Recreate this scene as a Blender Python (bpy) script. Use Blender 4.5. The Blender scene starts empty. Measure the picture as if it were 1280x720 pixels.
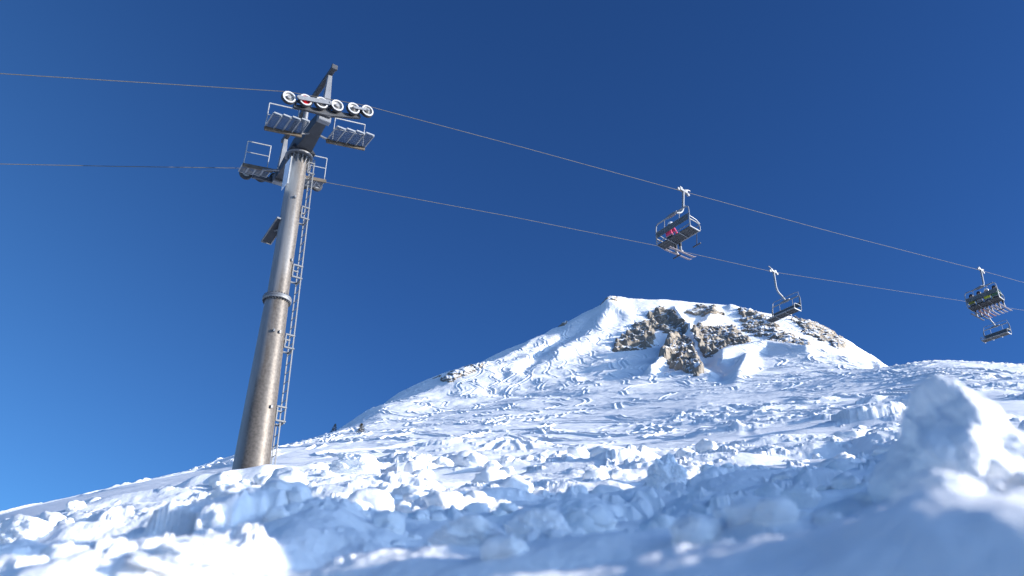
import bpy, bmesh, math, random
import numpy as np
from mathutils import Vector, Matrix
R = math.radians
sc = bpy.context.scene
col = sc.collection

# ------------------------------------------------------------------ camera
FPX, PITCH = 1000.0, R(28)
CP, SP = math.cos(PITCH), math.sin(PITCH)
cam_d = bpy.data.cameras.new('camera')
cam = bpy.data.objects.new('camera', cam_d); col.objects.link(cam)
cam.location = (0, 0, 0); cam.rotation_euler = (math.pi/2 + PITCH, 0, 0)
cam_d.sensor_width = 36; cam_d.lens = 36*FPX/1280
cam_d.clip_start = 0.05; cam_d.clip_end = 6000
cam_d.dof.use_dof = True; cam_d.dof.focus_distance = 40; cam_d.dof.aperture_fstop = 1.5
sc.camera = cam

def ray(px, py):
    X = (px-640)/FPX; U = (360-py)/FPX
    return X, CP-U*SP, SP+U*CP
def aztan(px, py):
    x, y, z = ray(px, py)
    return math.atan2(x, y), z/math.hypot(x, y)

# ------------------------------------------------------------------ numpy noise
def _h(ix, iy, s):
    n = (ix.astype(np.int64)*374761393 + iy.astype(np.int64)*668265263 + s*1274126177) & 0xffffffff
    n = ((n ^ (n >> 13))*1274126177) & 0xffffffff
    n = ((n ^ (n >> 16))*2246822519) & 0xffffffff
    return ((n ^ (n >> 15)) & 0xffffff)/float(0xffffff)
def gn(x, y, s=0):
    ix = np.floor(x); iy = np.floor(y); fx = x-ix; fy = y-iy
    u = fx*fx*fx*(fx*(fx*6-15)+10); v = fy*fy*fy*(fy*(fy*6-15)+10)
    def g(dx, dy):
        a = _h(ix+dx, iy+dy, s)*6.2831853
        return np.cos(a)*(fx-dx) + np.sin(a)*(fy-dy)
    a, b, c, d = g(0,0), g(1,0), g(0,1), g(1,1)
    return ((a+(b-a)*u) + ((c+(d-c)*u) - (a+(b-a)*u))*v)*1.5
def fbm(x, y, s=0, o=4, gain=.5):
    t = 0; a = 1.0
    for k in range(o):
        t = t + a*gn(x*2**k+17.3*k, y*2**k-9.1*k, s+k*7); a *= gain
    return t
def sstep(a, b, x):
    t = np.clip((x-a)/(b-a), 0, 1); return t*t*(3-2*t)
def clumps(x, y, cell, s, dens, hk=.75, p=.45):
    """irregular rounded clods: height field of domes on a jittered grid"""
    u = x/cell; v = y/cell
    wu = u + .30*gn(u*1.7, v*1.7, s+51) + .12*gn(u*4.3, v*4.3, s+53) + .07*gn(u*9.7, v*9.7, s+56)
    wv = v + .30*gn(u*1.7+31, v*1.7, s+52) + .12*gn(u*4.3, v*4.3+9, s+54) + .07*gn(u*9.7+5, v*9.7, s+57)
    iu = np.floor(wu); iv = np.floor(wv)
    out = np.zeros_like(x)
    for dx in (-1, 0, 1):
        for dy in (-1, 0, 1):
            cx = iu+dx; cy = iv+dy
            jx = cx+.2+.6*_h(cx, cy, s+1); jy = cy+.2+.6*_h(cx, cy, s+2)
            rr = .24+.34*_h(cx, cy, s+3)**1.6
            ok = _h(cx, cy, s+4) < dens
            d2 = ((wu-jx)**2 + ((wv-jy)*(.8+.5*_h(cx, cy, s+6)))**2)/(rr*rr)
            hgt = rr*hk*(.6+.8*_h(cx, cy, s+5))*np.clip(1-d2, 0, 1)**p
            out = np.maximum(out, np.where(ok, hgt, 0))
    return out*cell

# ------------------------------------------------------------------ mean terrain: elevation tangents on an (azimuth, log r) table
COLS = [-250, 0, 160, 316, 415, 470, 520, 580, 640, 715, 770, 880, 1000, 1050, 1110, 1180, 1280, 1500]
LV = {
 1.3: [835, 815, 800, 790, 780, 775, 770, 768, 765, 762, 758, 748, 728, 712, 690, 662, 648, 645],
 2.0: [805, 778, 765, 755, 748, 745, 742, 738, 735, 730, 726, 714, 694, 680, 662, 640, 628, 630],
 3.2: [785, 740, 727, 718, 712, 709, 706, 704, 702, 698, 695, 684, 668, 660, 648, 634, 624, 620],
 6: [765, 708, 687, 667, 658, 655, 652, 650, 648, 644, 640, 632, 624, 619, 612, 605, 600, 600],
 12: [750, 678, 652, 626, 620, 618, 616, 614, 612, 610, 608, 603, 598, 594, 588, 580, 572, 572],
 23: [742, 660, 626, 597, 592, 590, 588, 586, 584, 582, 580, 574, 565, 560, 553, 545, 538, 542],
 45: [738, 641, 609, 582, 574, 571, 568, 565, 562, 558, 556, 546, 534, 527, 518, 508, 502, 510],
 65: [750, 647, 607, 568, 562, 559, 556, 552, 549, 545, 541, 529, 514, 508, 500, 487, 482, 495],
 90: [765, 668, 616, 562, 551, 547, 544, 538, 533, 528, 523, 509, 494, 488, 480, 465, 464, 480],
 115: [785, 695, 628, 565, 545, 541, 538, 530, 523, 518, 513, 497, 481, 470, 459, 449, 457, 470],
 150: [805, 725, 645, 575, 539, 529, 529, 520, 511, 504, 497, 483, 471, 465, 462, 464, 477, 495],
 200: [835, 765, 675, 600, 548, 507, 501, 498, 491, 482, 475, 463, 456, 455, 460, 487, 507, 520],
 260: [865, 805, 705, 635, 575, 509, 480, 460, 448, 447, 440, 433, 430, 438, 457, 505, 530, 540],
 310: [885, 835, 735, 665, 600, 535, 490, 461, 433, 411, 398, 401, 407, 424, 454, 522, 547, 560],
 350: [905, 855, 765, 695, 628, 574, 525, 480, 447, 399, 368, 379, 394, 416, 455, 537, 560, 570],
 420: [945, 895, 815, 745, 680, 628, 580, 545, 510, 465, 430, 430, 440, 460, 490, 560, 590, 600],
}
levels = sorted(LV)
NAZ = 1441
AZ = np.linspace(-math.pi, math.pi, NAZ)
def gsm(a, s, axis):
    k = np.arange(-int(4*s)-1, int(4*s)+2); w = np.exp(-.5*(k/s)**2); w /= w.sum()
    return np.apply_along_axis(lambda q: np.convolve(np.pad(q, len(k)//2, mode='edge'), w, 'valid'), axis, a)
rows = []
for r in levels:
    pts = [aztan(c, y) for c, y in zip(COLS, LV[r])]
    a = [p[0] for p in pts]; t = [p[1] for p in pts]
    far = min(1, math.log(r/1.3)/3.0)
    side = [(-math.pi, -.14), (R(-120), -.12), (R(-85), -.08*1+(-.1)*(1-far))]
    k = 0
    sider = [(R(58), .25+.21*k), (R(80), .20+.36*k), (R(105), .15+.32*k), (R(130), .05+.1*k), (math.pi, -.14)]
    aa = [p[0] for p in side]+a+[p[0] for p in sider]; tt = [p[1]-.35/r for p in side]+t+[p[1]-.3/r for p in sider]
    rows.append(gsm(np.interp(AZ, aa, tt), 5, 0))
T = np.array(rows)
lr = [math.log(x) for x in levels]
# start and far end
T = np.vstack([T[0]*0-.62/.45, T[0]*.25-.5/.8, T, T[-1]*0+np.minimum(T[-1], .1), T[-1]*0-.05])
lr = [math.log(.45), math.log(.8)]+lr+[math.log(650), math.log(3000)]
NLR = 900
LR = np.linspace(lr[0], lr[-1], NLR)
TT = np.empty((NLR, NAZ))
lra = np.array(lr)
idx = np.clip(np.searchsorted(lra, LR)-1, 0, len(lr)-2)
m = np.zeros_like(T); dl = np.diff(lra)[:, None]; dT = np.diff(T, axis=0)/dl
m[0] = dT[0]; m[-1] = dT[-1]
same = dT[1:]*dT[:-1] > 0
w1 = 2*dl[1:]+dl[:-1]; w2 = dl[1:]+2*dl[:-1]
with np.errstate(all='ignore'):
    m[1:-1] = np.where(same, (w1+w2)/(w1/dT[:-1]+w2/dT[1:]), 0)
h = (lra[idx+1]-lra[idx])[:, None]; tq = ((LR-lra[idx])[:, None])/h
TT = (2*tq**3-3*tq**2+1)*T[idx]+(tq**3-2*tq**2+tq)*h*m[idx]+(-2*tq**3+3*tq**2)*T[idx+1]+(tq**3-tq**2)*h*m[idx+1]
TT = gsm(TT, 2.0, 0)
def base_tan(az, r):
    fa = np.clip((az+math.pi)/(2*math.pi)*(NAZ-1), 0, NAZ-1.001); fl = np.clip((np.log(r)-LR[0])/(LR[-1]-LR[0])*(NLR-1), 0, NLR-1.001)
    ia = fa.astype(int); il = fl.astype(int); a = fa-ia; l = fl-il
    return (TT[il, ia]*(1-a)+TT[il, ia+1]*a)*(1-l)+(TT[il+1, ia]*(1-a)+TT[il+1, ia+1]*a)*l
def locate(px, py, rmin=1.2, rmax=420):
    """where the line of sight first meets the mean terrain"""
    az, t = aztan(px, py)
    rr = np.exp(np.linspace(math.log(rmin), math.log(rmax), 3000))
    bt = base_tan(np.full_like(rr, az), rr)
    k = np.argmax(bt >= t) if (bt >= t).any() else np.argmax(bt)
    r = rr[k]; return az, r, Vector((r*math.sin(az), r*math.cos(az), r*float(bt[k])))

# large snow forms on the mountain: (px, py, along az px, along r m, height m, tilt)
FORMS = [
 # ridges and hollows described as gaussian ribs: two end points and width (px), height (m)
 ((893,392),(880,408),(858,428),7,2.6), ((915,388),(960,400),(1010,408),7,2.0),
 ((905,448),(960,438),(1010,445),9,3.0), ((935,452),(925,470),(915,488),10,2.6),
 ((845,392),(862,415),(872,440),6,3.2), ((795,398),(835,402),(855,420),8,-1.5),
 ((770,372),(745,415),(700,445),12,2.0), ((735,400),(690,430),(655,460),9,-1.2),
 ((842,430),(835,448),(815,470),7,3.0), ((770,436),(800,432),(825,428),7,-2.5),
 ((880,450),(900,463),(900,475),9,-1.8), ((690,416),(640,444),(560,476),7,.9),
 ((760,385),(790,395),(812,400),6,1.8), ((1040,408),(1075,430),(1110,452),7,-1.6),
 ((640,468),(680,474),(720,474),8,1.0), ((610,486),(650,494),(720,497),8,-.8),
]
FR = []
for f in FORMS:
    P = [locate(*q, rmin=120) for q in f[:3]]
    FR.append(([(p[0], math.log(p[1])) for p in P], f[3], f[4]))
def forms(az, r):
    out = np.zeros_like(r); l = np.log(r)
    for P, wpx, hh in FR:
        best = np.full(r.shape, 9.0)
        for k in (0, 1):
            ax, ay = P[k]; bx, by = P[k+1]
            # metric: azimuth in px (1000/rad); log r scaled (rise per log r seen ~ 200 px)
            dx, dy = (bx-ax)*1000, (by-ay)*260
            qx, qy = (az-ax)*1000, (l-ay)*260
            t = np.clip((qx*dx+qy*dy)/(dx*dx+dy*dy+1e-9), 0, 1)
            d = np.hypot(qx-t*dx, qy-t*dy)/wpx
            best = np.minimum(best, d)
        out += hh*np.exp(-best**2)
    return out

def detail(az, r):
    x = r*np.sin(az); y = r*np.cos(az)
    out = np.zeros_like(r)
    # --- chopped-up debris near the camera: r < 60
    k = np.where(r < 14)[0] if r.ndim == 1 else None
    def part(mask, fn):
        i = np.nonzero(mask)
        if len(i[0]): out[i] += fn(x[i], y[i], r[i], az[i])
    def bank(x, y, r, az):          # unseen bank right of the camera, added to shade the foreground
        x0 = 3.6+.66*y+2.2*sstep(3, 9, y)+.5*gn(y*.4, y*0, 19)
        hb = np.interp(y, [-9, -4, 1.5, 3, 5, 8, 11, 14, 17, 20], [0, .25, .4, 1.3, 1.6, 1.35, 1.25, 1.1, .4, 0])
        return hb*np.exp(-np.abs((x-x0)/np.interp(y, [0, 9], [.9, 2.4]))**2.6)*(1+1.1*fbm(x*.55, y*.55, 18, 4))
    part((r < 40) & (az > R(20)), bank)
    def near(x, y, r, az):
        f = sstep(16, 9, r)*sstep(.9, 1.5, r)
        pl = fbm(x*.55+.3*gn(x*.9, y*.9, 21), y*.75, 3, 3, .45); pile = np.clip(pl+.02, 0, 1)**.8
        m = sstep(.0, .35, pl); m2 = sstep(-.15, .35, fbm(x*1.3+5, y*1.3, 4, 2))
        g = .20*pile*sstep(1.5, 3, r)
        g = g+.85*clumps(x, y, .70, 11, .16*m+.035, .42)*sstep(2, 3.4, r)
        g = g+.8*clumps(x, y, .27, 12, .45*m*m2+.03, .48)
        g = g+.75*clumps(x, y, .115, 13, .60*m*m2+.012, .55)+.5*clumps(x, y, .05, 14, .5*m*m2, .6)*sstep(9, 5, r)
        g = g+.06*fbm(x*1.1, y*1.4, 15, 3)+.012*m*fbm(x*6, y*6, 20, 3)+.004*fbm(x*14, y*14, 16, 2)+.07*fbm(x*.3, y*.42, 17, 2)*sstep(1, 3, r)
        return f*g
    part(r < 16, near)
    def foot(x, y, r, az):          # scoured hollow and drift round the pylon
        d = np.hypot(x+7.26, y-22.0); return -.30*np.exp(-((d-.75)/.45)**2)+.26*np.exp(-((d-1.75)/.55)**2)*(1+.8*gn(x*1.2, y*1.2, 81))
    part((r > 18) & (r < 28) & (np.abs(x+7.26) < 4), foot)
    def mid(x, y, r, az):
        f = sstep(8, 12, r)*sstep(42, 24, r)*(1-.92*sstep(R(-11), R(-20), az)*sstep(13, 22, r))
        f = f*(1-.6*np.exp(-((az+.318)/.06)**2)*sstep(9, 14, r))*(1-.9*np.exp(-((np.hypot(x+7.26, y-22))/2.2)**4))
        pl = fbm(x*.20+.3*gn(x*.3, y*.3, 22), y*.30, 23, 3, .45); pile = np.clip(pl+.02, 0, 1)**.8
        m = sstep(.0, .32, pl); m2 = sstep(-.15, .35, fbm(x*.5+5, y*.5, 24, 2))
        g = .42*pile
        g = g+.9*clumps(x, y, 1.7, 31, .12*m+.012, .26, 1.0)
        g = g+.8*clumps(x, y, .70, 32, .32*m*m2+.012, .38)
        g = g+.75*clumps(x, y, .30, 33, .58*m*m2+.006, .5)+.5*clumps(x, y, .15, 35, .5*m*m2, .55)*sstep(26, 18, r)
        g = g+.16*fbm(x*.3, y*.42, 34, 3)+.02*m*fbm(x*2.6, y*2.6, 36, 3)
        return f*g
    part((r > 8) & (r < 46), mid)
    def far(x, y, r, az):
        pl = fbm(x*.07, y*.11, 43, 3, .45); m = sstep(.02, .36, pl)
        f = sstep(24, 40, r)*sstep(105, 62, r)*sstep(R(-15), R(-3), az)
        g = .7*np.clip(pl, 0, 1)+.7*clumps(x, y, 3.0, 41, .16*m, .26)+.7*clumps(x, y, 1.3, 42, .42*m, .36)+.6*clumps(x, y, .6, 45, .45*m, .42)*sstep(80, 50, r)
        return f*g + sstep(24, 45, r)*(.30*fbm(x*.045, y*.06, 44, 2)+.035*fbm(x*.5, y*.5, 46, 3))
    part((r > 24) & (r < 170), far)
    def tracks(x, y, r, az):
        # skied-up snow: wandering S-turn furrows with a thrown-up lip, one lane per skier
        f = sstep(34, 60, r)*sstep(345, 290, r); g = np.zeros_like(x)
        for a, sp, lam, A, s0, dens in ((-24, 5.2, 17, 1.7, 60, .62), (-6, 6.5, 23, 2.2, 160, .5), (-42, 7.5, 30, 2.4, 260, .5), (14, 9.0, 26, 2.6, 360, .4)):
            a = R(a); X = x*math.cos(a)-y*math.sin(a)+2.5*gn(x*.02, y*.02, s0); Y = x*math.sin(a)+y*math.cos(a)
            i = np.floor(X/sp)
            for di in (0,):
                li = i+di; h1 = _h(li, li*0, s0+1); h2 = _h(li, li*0, s0+2)
                ctr = (li+.5)*sp+A*(.5+.5*h2)*np.sin(Y*6.283/(lam*(.7+.6*h1))+h2*6.28+1.5*gn(Y*.05, li*7.3, s0+3))
                d = X-ctr; w = .20+.0006*r
                on = sstep(.0, .18, gn(Y*.022+li*5.7, li*3.1, s0+4)+dens-.5)
                g = g+on*(-.24*np.exp(-(d/w)**2)+.20*np.exp(-((np.abs(d)-1.9*w)/(.9*w))**2))
        g = g*(.55+.45*sstep(-.2, .3, fbm(x*.02, y*.02, 67, 2)))
        b = 1-np.abs(fbm(x*.16+.5*gn(x*.1, y*.1, 65), y*.22, 64, 3))*2.6
        g = g+.16*np.clip(b, 0, 1)**3*sstep(.0, .3, gn(x*.03, y*.03, 68))+.05*fbm(x*.4, y*.5, 66, 3)
        return f*g
    part((r > 38) & (r < 330), tracks)
    def mount(x, y, r, az):
        f = sstep(130, 210, r)
        g = 1.5*fbm(x*.022, y*.022, 71, 4, .45)+.25*fbm(x*.12+3, y*.05, 72, 3)
        g = g+.22*np.clip(1-np.abs(fbm(x*.07, y*.12, 73, 3))*2.4, 0, 1)**2*sstep(-.1, .3, fbm(x*.02, y*.03, 74, 2))
        return f*(g+forms(az, r))
    part(r > 120, mount)
    return out

def height(az, r):
    return r*base_tan(az, r)+detail(az, r)
def ground_at(x, y):
    az = np.array([math.atan2(x, y)]); r = np.array([math.hypot(x, y)])
    return float(height(az, r)[0])

def grid_mesh(name, X, Y, Z, mats, smooth=True, keep=None):
    n, mth = X.shape
    me = bpy.data.meshes.new(name)
    co = np.stack([X, Y, Z], -1).reshape(-1, 3).astype(np.float32)
    i = np.arange(n*mth).reshape(n, mth)
    q = np.stack([i[:-1, :-1], i[1:, :-1], i[1:, 1:], i[:-1, 1:]], -1).reshape(-1, 4)
    if keep is not None:
        q = q[keep.reshape(-1)]
        used, inv = np.unique(q, return_inverse=True); co = co[used]; q = inv.reshape(-1, 4)
    me.vertices.add(len(co)); me.vertices.foreach_set('co', co.ravel())
    me.loops.add(q.size); me.loops.foreach_set('vertex_index', q.ravel().astype(np.int32))
    me.polygons.add(len(q)); me.polygons.foreach_set('loop_start', np.arange(0, q.size, 4, dtype=np.int32))
    me.polygons.foreach_set('loop_total', np.full(len(q), 4, dtype=np.int32))
    me.update(calc_edges=True)
    if smooth: me.polygons.foreach_set('use_smooth', np.ones(len(q), dtype=bool))
    for mm in mats: me.materials.append(mm)
    o = bpy.data.objects.new(name, me); col.objects.link(o)
    return o
# ------------------------------------------------------------------ materials
def mat(name):
    m = bpy.data.materials.new(name); m.use_nodes = True
    nt = m.node_tree; b = nt.nodes['Principled BSDF']
    return m, nt, b
def N(nt, t, **kw):
    n = nt.nodes.new(t)
    for k, v in kw.items():
        if k in n.inputs: n.inputs[k].default_value = v
        else: setattr(n, k, v)
    return n
def snow_mat(name, tracks=False):
    m, nt, b = mat(name); L = nt.links
    b.inputs['Roughness'].default_value = .62
    b.inputs['Specular IOR Level'].default_value = .25
    tc = N(nt, 'ShaderNodeTexCoord')
    n1 = N(nt, 'ShaderNodeTexNoise', Scale=.6, Detail=4.0)
    L.new(tc.outputs['Object'], n1.inputs['Vector'])
    r = N(nt, 'ShaderNodeValToRGB')
    r.color_ramp.elements[0].color = (.915, .92, .925, 1); r.color_ramp.elements[1].color = (.95, .95, .95, 1)
    L.new(n1.outputs['Fac'], r.inputs['Fac']); L.new(r.outputs['Color'], b.inputs['Base Color'])
    n2 = N(nt, 'ShaderNodeTexNoise', Scale=38.0 if not tracks else 1.6, Detail=6.0, Roughness=.65)
    n3 = N(nt, 'ShaderNodeTexNoise', Scale=7.0 if not tracks else .35, Detail=5.0)
    L.new(tc.outputs['Object'], n2.inputs['Vector']); L.new(tc.outputs['Object'], n3.inputs['Vector'])
    b1 = N(nt, 'ShaderNodeBump', Strength=.5, Distance=.016 if not tracks else .12)
    b2 = N(nt, 'ShaderNodeBump', Strength=.30, Distance=.05 if not tracks else .35)
    L.new(n2.outputs['Fac'], b1.inputs['Height']); L.new(n3.outputs['Fac'], b2.inputs['Height'])
    L.new(b1.outputs['Normal'], b2.inputs['Normal']); L.new(b2.outputs['Normal'], b.inputs['Normal'])
    return m
M_snow = snow_mat('snow'); M_snow_far = snow_mat('snow_far', True)

def rock_mat():
    m, nt, b = mat('rock'); L = nt.links
    b.inputs['Roughness'].default_value = .85
    tc = N(nt, 'ShaderNodeTexCoord'); ge = N(nt, 'ShaderNodeNewGeometry')
    n1 = N(nt, 'ShaderNodeTexNoise', Scale=.35, Detail=8.0, Roughness=.65)
    mp = N(nt, 'ShaderNodeMapping'); mp.inputs['Scale'].default_value = (.3, .3, 1.6); mp.inputs['Rotation'].default_value = (.25, -.3, 0)
    n2 = N(nt, 'ShaderNodeTexNoise', Scale=.9, Detail=6.0)
    L.new(tc.outputs['Object'], n1.inputs['Vector']); L.new(tc.outputs['Object'], mp.inputs['Vector']); L.new(mp.outputs['Vector'], n2.inputs['Vector'])
    r = N(nt, 'ShaderNodeValToRGB')
    e = r.color_ramp.elements; e[0].position = .30; e[0].color = (.14, .122, .10, 1); e[1].position = .68; e[1].color = (.36, .315, .26, 1)
    k = e.new(.5); k.color = (.22, .19, .155, 1)
    mx = N(nt, 'ShaderNodeMix', data_type='FLOAT'); mx.inputs[0].default_value = .5
    L.new(n1.outputs['Fac'], mx.inputs[2]); L.new(n2.outputs['Fac'], mx.inputs[3]); L.new(mx.outputs[0], r.inputs['Fac'])
    # snow lying on ledges: upward-facing facets
    sx = N(nt, 'ShaderNodeSeparateXYZ'); L.new(ge.outputs['Normal'], sx.inputs[0])
    n3 = N(nt, 'ShaderNodeTexNoise', Scale=.28, Detail=7.0, Roughness=.7); L.new(tc.outputs['Object'], n3.inputs['Vector'])
    ad = N(nt, 'ShaderNodeMath', operation='MULTIPLY_ADD'); ad.inputs[1].default_value = 1.5
    L.new(n3.outputs['Fac'], ad.inputs[0]); L.new(sx.outputs['Z'], ad.inputs[2])
    mr = N(nt, 'ShaderNodeMapRange'); mr.inputs['From Min'].default_value = ROCK_SNOW; mr.inputs['From Max'].default_value = ROCK_SNOW+.05
    L.new(ad.outputs[0], mr.inputs['Value'])
    mc = N(nt, 'ShaderNodeMix', data_type='RGBA'); L.new(mr.outputs[0], mc.inputs[0]); L.new(r.outputs['Color'], mc.inputs[6]); mc.inputs[7].default_value = (.87, .885, .905, 1)
    L.new(mc.outputs[2], b.inputs['Base Color'])
    bp = N(nt, 'ShaderNodeBump', Strength=.6, Distance=.6); L.new(n1.outputs['Fac'], bp.inputs['Height']); L.new(bp.outputs['Normal'], b.inputs['Normal'])
    return m
ROCK_SNOW = 1.45
M_rock = rock_mat()

def metal(name, c, rough=.5, met=.0, var=.0, rust=None, scale=3.0, rust_lo=.55, rust_hi=.7, zs=1.0):
    m, nt, b = mat(name); L = nt.links
    b.inputs['Roughness'].default_value = rough; b.inputs['Metallic'].default_value = met
    tc = N(nt, 'ShaderNodeTexCoord'); mp = N(nt, 'ShaderNodeMapping'); mp.inputs['Scale'].default_value = (1, 1, zs)
    n = N(nt, 'ShaderNodeTexNoise', Scale=scale, Detail=6.0, Roughness=.6)
    L.new(tc.outputs['Object'], mp.inputs['Vector']); L.new(mp.outputs['Vector'], n.inputs['Vector'])
    r = N(nt, 'ShaderNodeValToRGB'); e = r.color_ramp.elements
    e[0].position = .35; e[1].position = .7
    e[0].color = tuple(x*(1-var) for x in c)+(1,); e[1].color = tuple(min(1, x*(1+var)) for x in c)+(1,)
    L.new(n.outputs['Fac'], r.inputs['Fac']); out = r.outputs['Color']
    if rust:
        n2 = N(nt, 'ShaderNodeTexNoise', Scale=scale*.8, Detail=7.0, Roughness=.65)
        L.new(mp.outputs['Vector'], n2.inputs['Vector'])
        mr = N(nt, 'ShaderNodeMapRange'); mr.inputs['From Min'].default_value = rust_lo; mr.inputs['From Max'].default_value = rust_hi
        L.new(n2.outputs['Fac'], mr.inputs['Value'])
        mc = N(nt, 'ShaderNodeMix', data_type='RGBA'); L.new(mr.outputs[0], mc.inputs[0]); L.new(out, mc.inputs[6]); mc.inputs[7].default_value = rust+(1,)
        out = mc.outputs[2]
    L.new(out, b.inputs['Base Color'])
    bp = N(nt, 'ShaderNodeBump', Strength=.12, Distance=.01); L.new(n.outputs['Fac'], bp.inputs['Height']); L.new(bp.outputs['Normal'], b.inputs['Normal'])
    return m
M_steel = metal('galvanised_steel', (.20, .205, .215), .5, .35, .12)
M_dark = metal('dark_steel', (.050, .053, .060), .55, .2, .2)
M_grate = metal('grating_steel', (.15, .17, .20), .5, .3, .1)
M_brown = metal('weathered_beam', (.10, .078, .055), .7, .1, .3)
M_rail = metal('bright_rail', (.30, .31, .32), .45, .3, .08)
M_ladder = metal('ladder_steel', (.17, .175, .18), .5, .3, .1)
M_white = metal('white_liner', (.50, .50, .50), .45, 0, .05)
M_alu = metal('wheel_aluminium', (.26, .255, .25), .45, .35, .15)
M_red = metal('red_paint', (.55, .02, .035), .5, 0, .1)
M_rubber = metal('black_rubber', (.025, .025, .027), .7, 0, .2)
M_plate = metal('sign_white', (.62, .70, .80), .35, 0, .05)
M_rope = metal('steel_rope', (.075, .073, .07), .65, .15, .15)
M_seat = metal('charcoal_seat', (.045, .049, .054), .6, 0, .15)
M_slat = metal('grey_slat', (.085, .094, .10), .5, .1, .15)
M_chair = metal('chair_tube', (.24, .25, .26), .45, .3, .1)

def shaft_mat(name):
    """galvanised tube gone brown down its weather side, with a pale strip left between"""
    m, nt, b = mat(name); L = nt.links
    b.inputs['Roughness'].default_value = .48; b.inputs['Metallic'].default_value = .25
    tc = N(nt, 'ShaderNodeTexCoord'); sx = N(nt, 'ShaderNodeSeparateXYZ'); L.new(tc.outputs['Object'], sx.inputs[0])
    at = N(nt, 'ShaderNodeMath', operation='ARCTAN2'); L.new(sx.outputs['Y'], at.inputs[0]); L.new(sx.outputs['X'], at.inputs[1])
    mp = N(nt, 'ShaderNodeMapping'); mp.inputs['Scale'].default_value = (2.2, 2.2, .22)
    L.new(tc.outputs['Object'], mp.inputs['Vector'])
    n = N(nt, 'ShaderNodeTexNoise', Scale=1.6, Detail=7.0, Roughness=.62); L.new(mp.outputs['Vector'], n.inputs['Vector'])
    n2 = N(nt, 'ShaderNodeTexNoise', Scale=14.0, Detail=5.0); L.new(tc.outputs['Object'], n2.inputs['Vector'])
    # angle of the stained side (local): facing the camera's right
    c = N(nt, 'ShaderNodeMath', operation='SUBTRACT'); L.new(at.outputs[0], c.inputs[0]); c.inputs[1].default_value = STAIN_ANG
    cs = N(nt, 'ShaderNodeMath', operation='COSINE'); L.new(c.outputs[0], cs.inputs[0])
    a1 = N(nt, 'ShaderNodeMath', operation='MULTIPLY_ADD'); L.new(n.outputs['Fac'], a1.inputs[0]); a1.inputs[1].default_value = 1.6; L.new(cs.outputs[0], a1.inputs[2])
    # the lower section is stained more
    zr = N(nt, 'ShaderNodeMapRange'); L.new(sx.outputs['Z'], zr.inputs['Value']); zr.inputs['From Min'].default_value = 6.5; zr.inputs['From Max'].default_value = 1.5; zr.inputs['To Max'].default_value = .75
    a2 = N(nt, 'ShaderNodeMath', operation='ADD'); L.new(a1.outputs[0], a2.inputs[0]); L.new(zr.outputs[0], a2.inputs[1])
    mr = N(nt, 'ShaderNodeMapRange'); L.new(a2.outputs[0], mr.inputs['Value']); mr.inputs['From Min'].default_value = 1.35; mr.inputs['From Max'].default_value = 1.85
    g = N(nt, 'ShaderNodeValToRGB'); e = g.color_ramp.elements; e[0].position = .3; e[1].position = .75; e[0].color = (.17, .175, .18, 1); e[1].color = (.30, .305, .315, 1)
    L.new(n.outputs['Fac'], g.inputs['Fac'])
    br = N(nt, 'ShaderNodeValToRGB'); e = br.color_ramp.elements; e[0].position = .35; e[1].position = .7; e[0].color = (.10, .084, .070, 1); e[1].color = (.175, .150, .126, 1)
    L.new(n2.outputs['Fac'], br.inputs['Fac'])
    mc = N(nt, 'ShaderNodeMix', data_type='RGBA'); L.new(mr.outputs[0], mc.inputs[0]); L.new(g.outputs['Color'], mc.inputs[6]); L.new(br.outputs['Color'], mc.inputs[7])
    L.new(mc.outputs[2], b.inputs['Base Color'])
    return m
STAIN_ANG = R(-62)
M_shaft = shaft_mat('weathered_galvanised_shaft')
def plain(name, c, rough=.7, met=0):
    return metal(name, c, rough, met, .08, scale=12)
M_pink = plain('pink_jacket', (.62, .06, .16)); M_helmet_w = plain('white_helmet', (.75, .75, .76), .3)
M_black = plain('black_cloth', (.022, .024, .03)); M_skin = plain('skin', (.55, .35, .26)); M_boot = plain('white_boot', (.20, .20, .21), .4)
M_glove = plain('dark_glove', (.03, .03, .035)); M_yellow = plain('yellow_green_cloth', (.42, .45, .05)); M_olive = plain('olive_cloth', (.16, .17, .03)); M_navy = plain('navy_cloth', (.03, .05, .11))
M_greyc = plain('grey_cloth', (.16, .17, .19)); M_green = plain('green_cloth', (.05, .13, .08)); M_helmet_k = plain('black_helmet', (.03, .03, .035), .3)
M_goggle = plain('goggle_lens', (.05, .04, .03), .15); M_ski_w = plain('pale_pink_ski', (.26, .20, .20), .35); M_ski_o = plain('orange_ski', (.22, .06, .04), .35); M_ski_k = plain('dark_ski', (.05, .05, .06), .35)
M_bark = plain('bark', (.09, .065, .045), .9); M_needle = plain('conifer_needles', (.050, .055, .028), .85); M_needle2 = plain('brownish_conifer_needles', (.10, .082, .045), .85)
NCOL, DR = 1500, .0030
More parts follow.
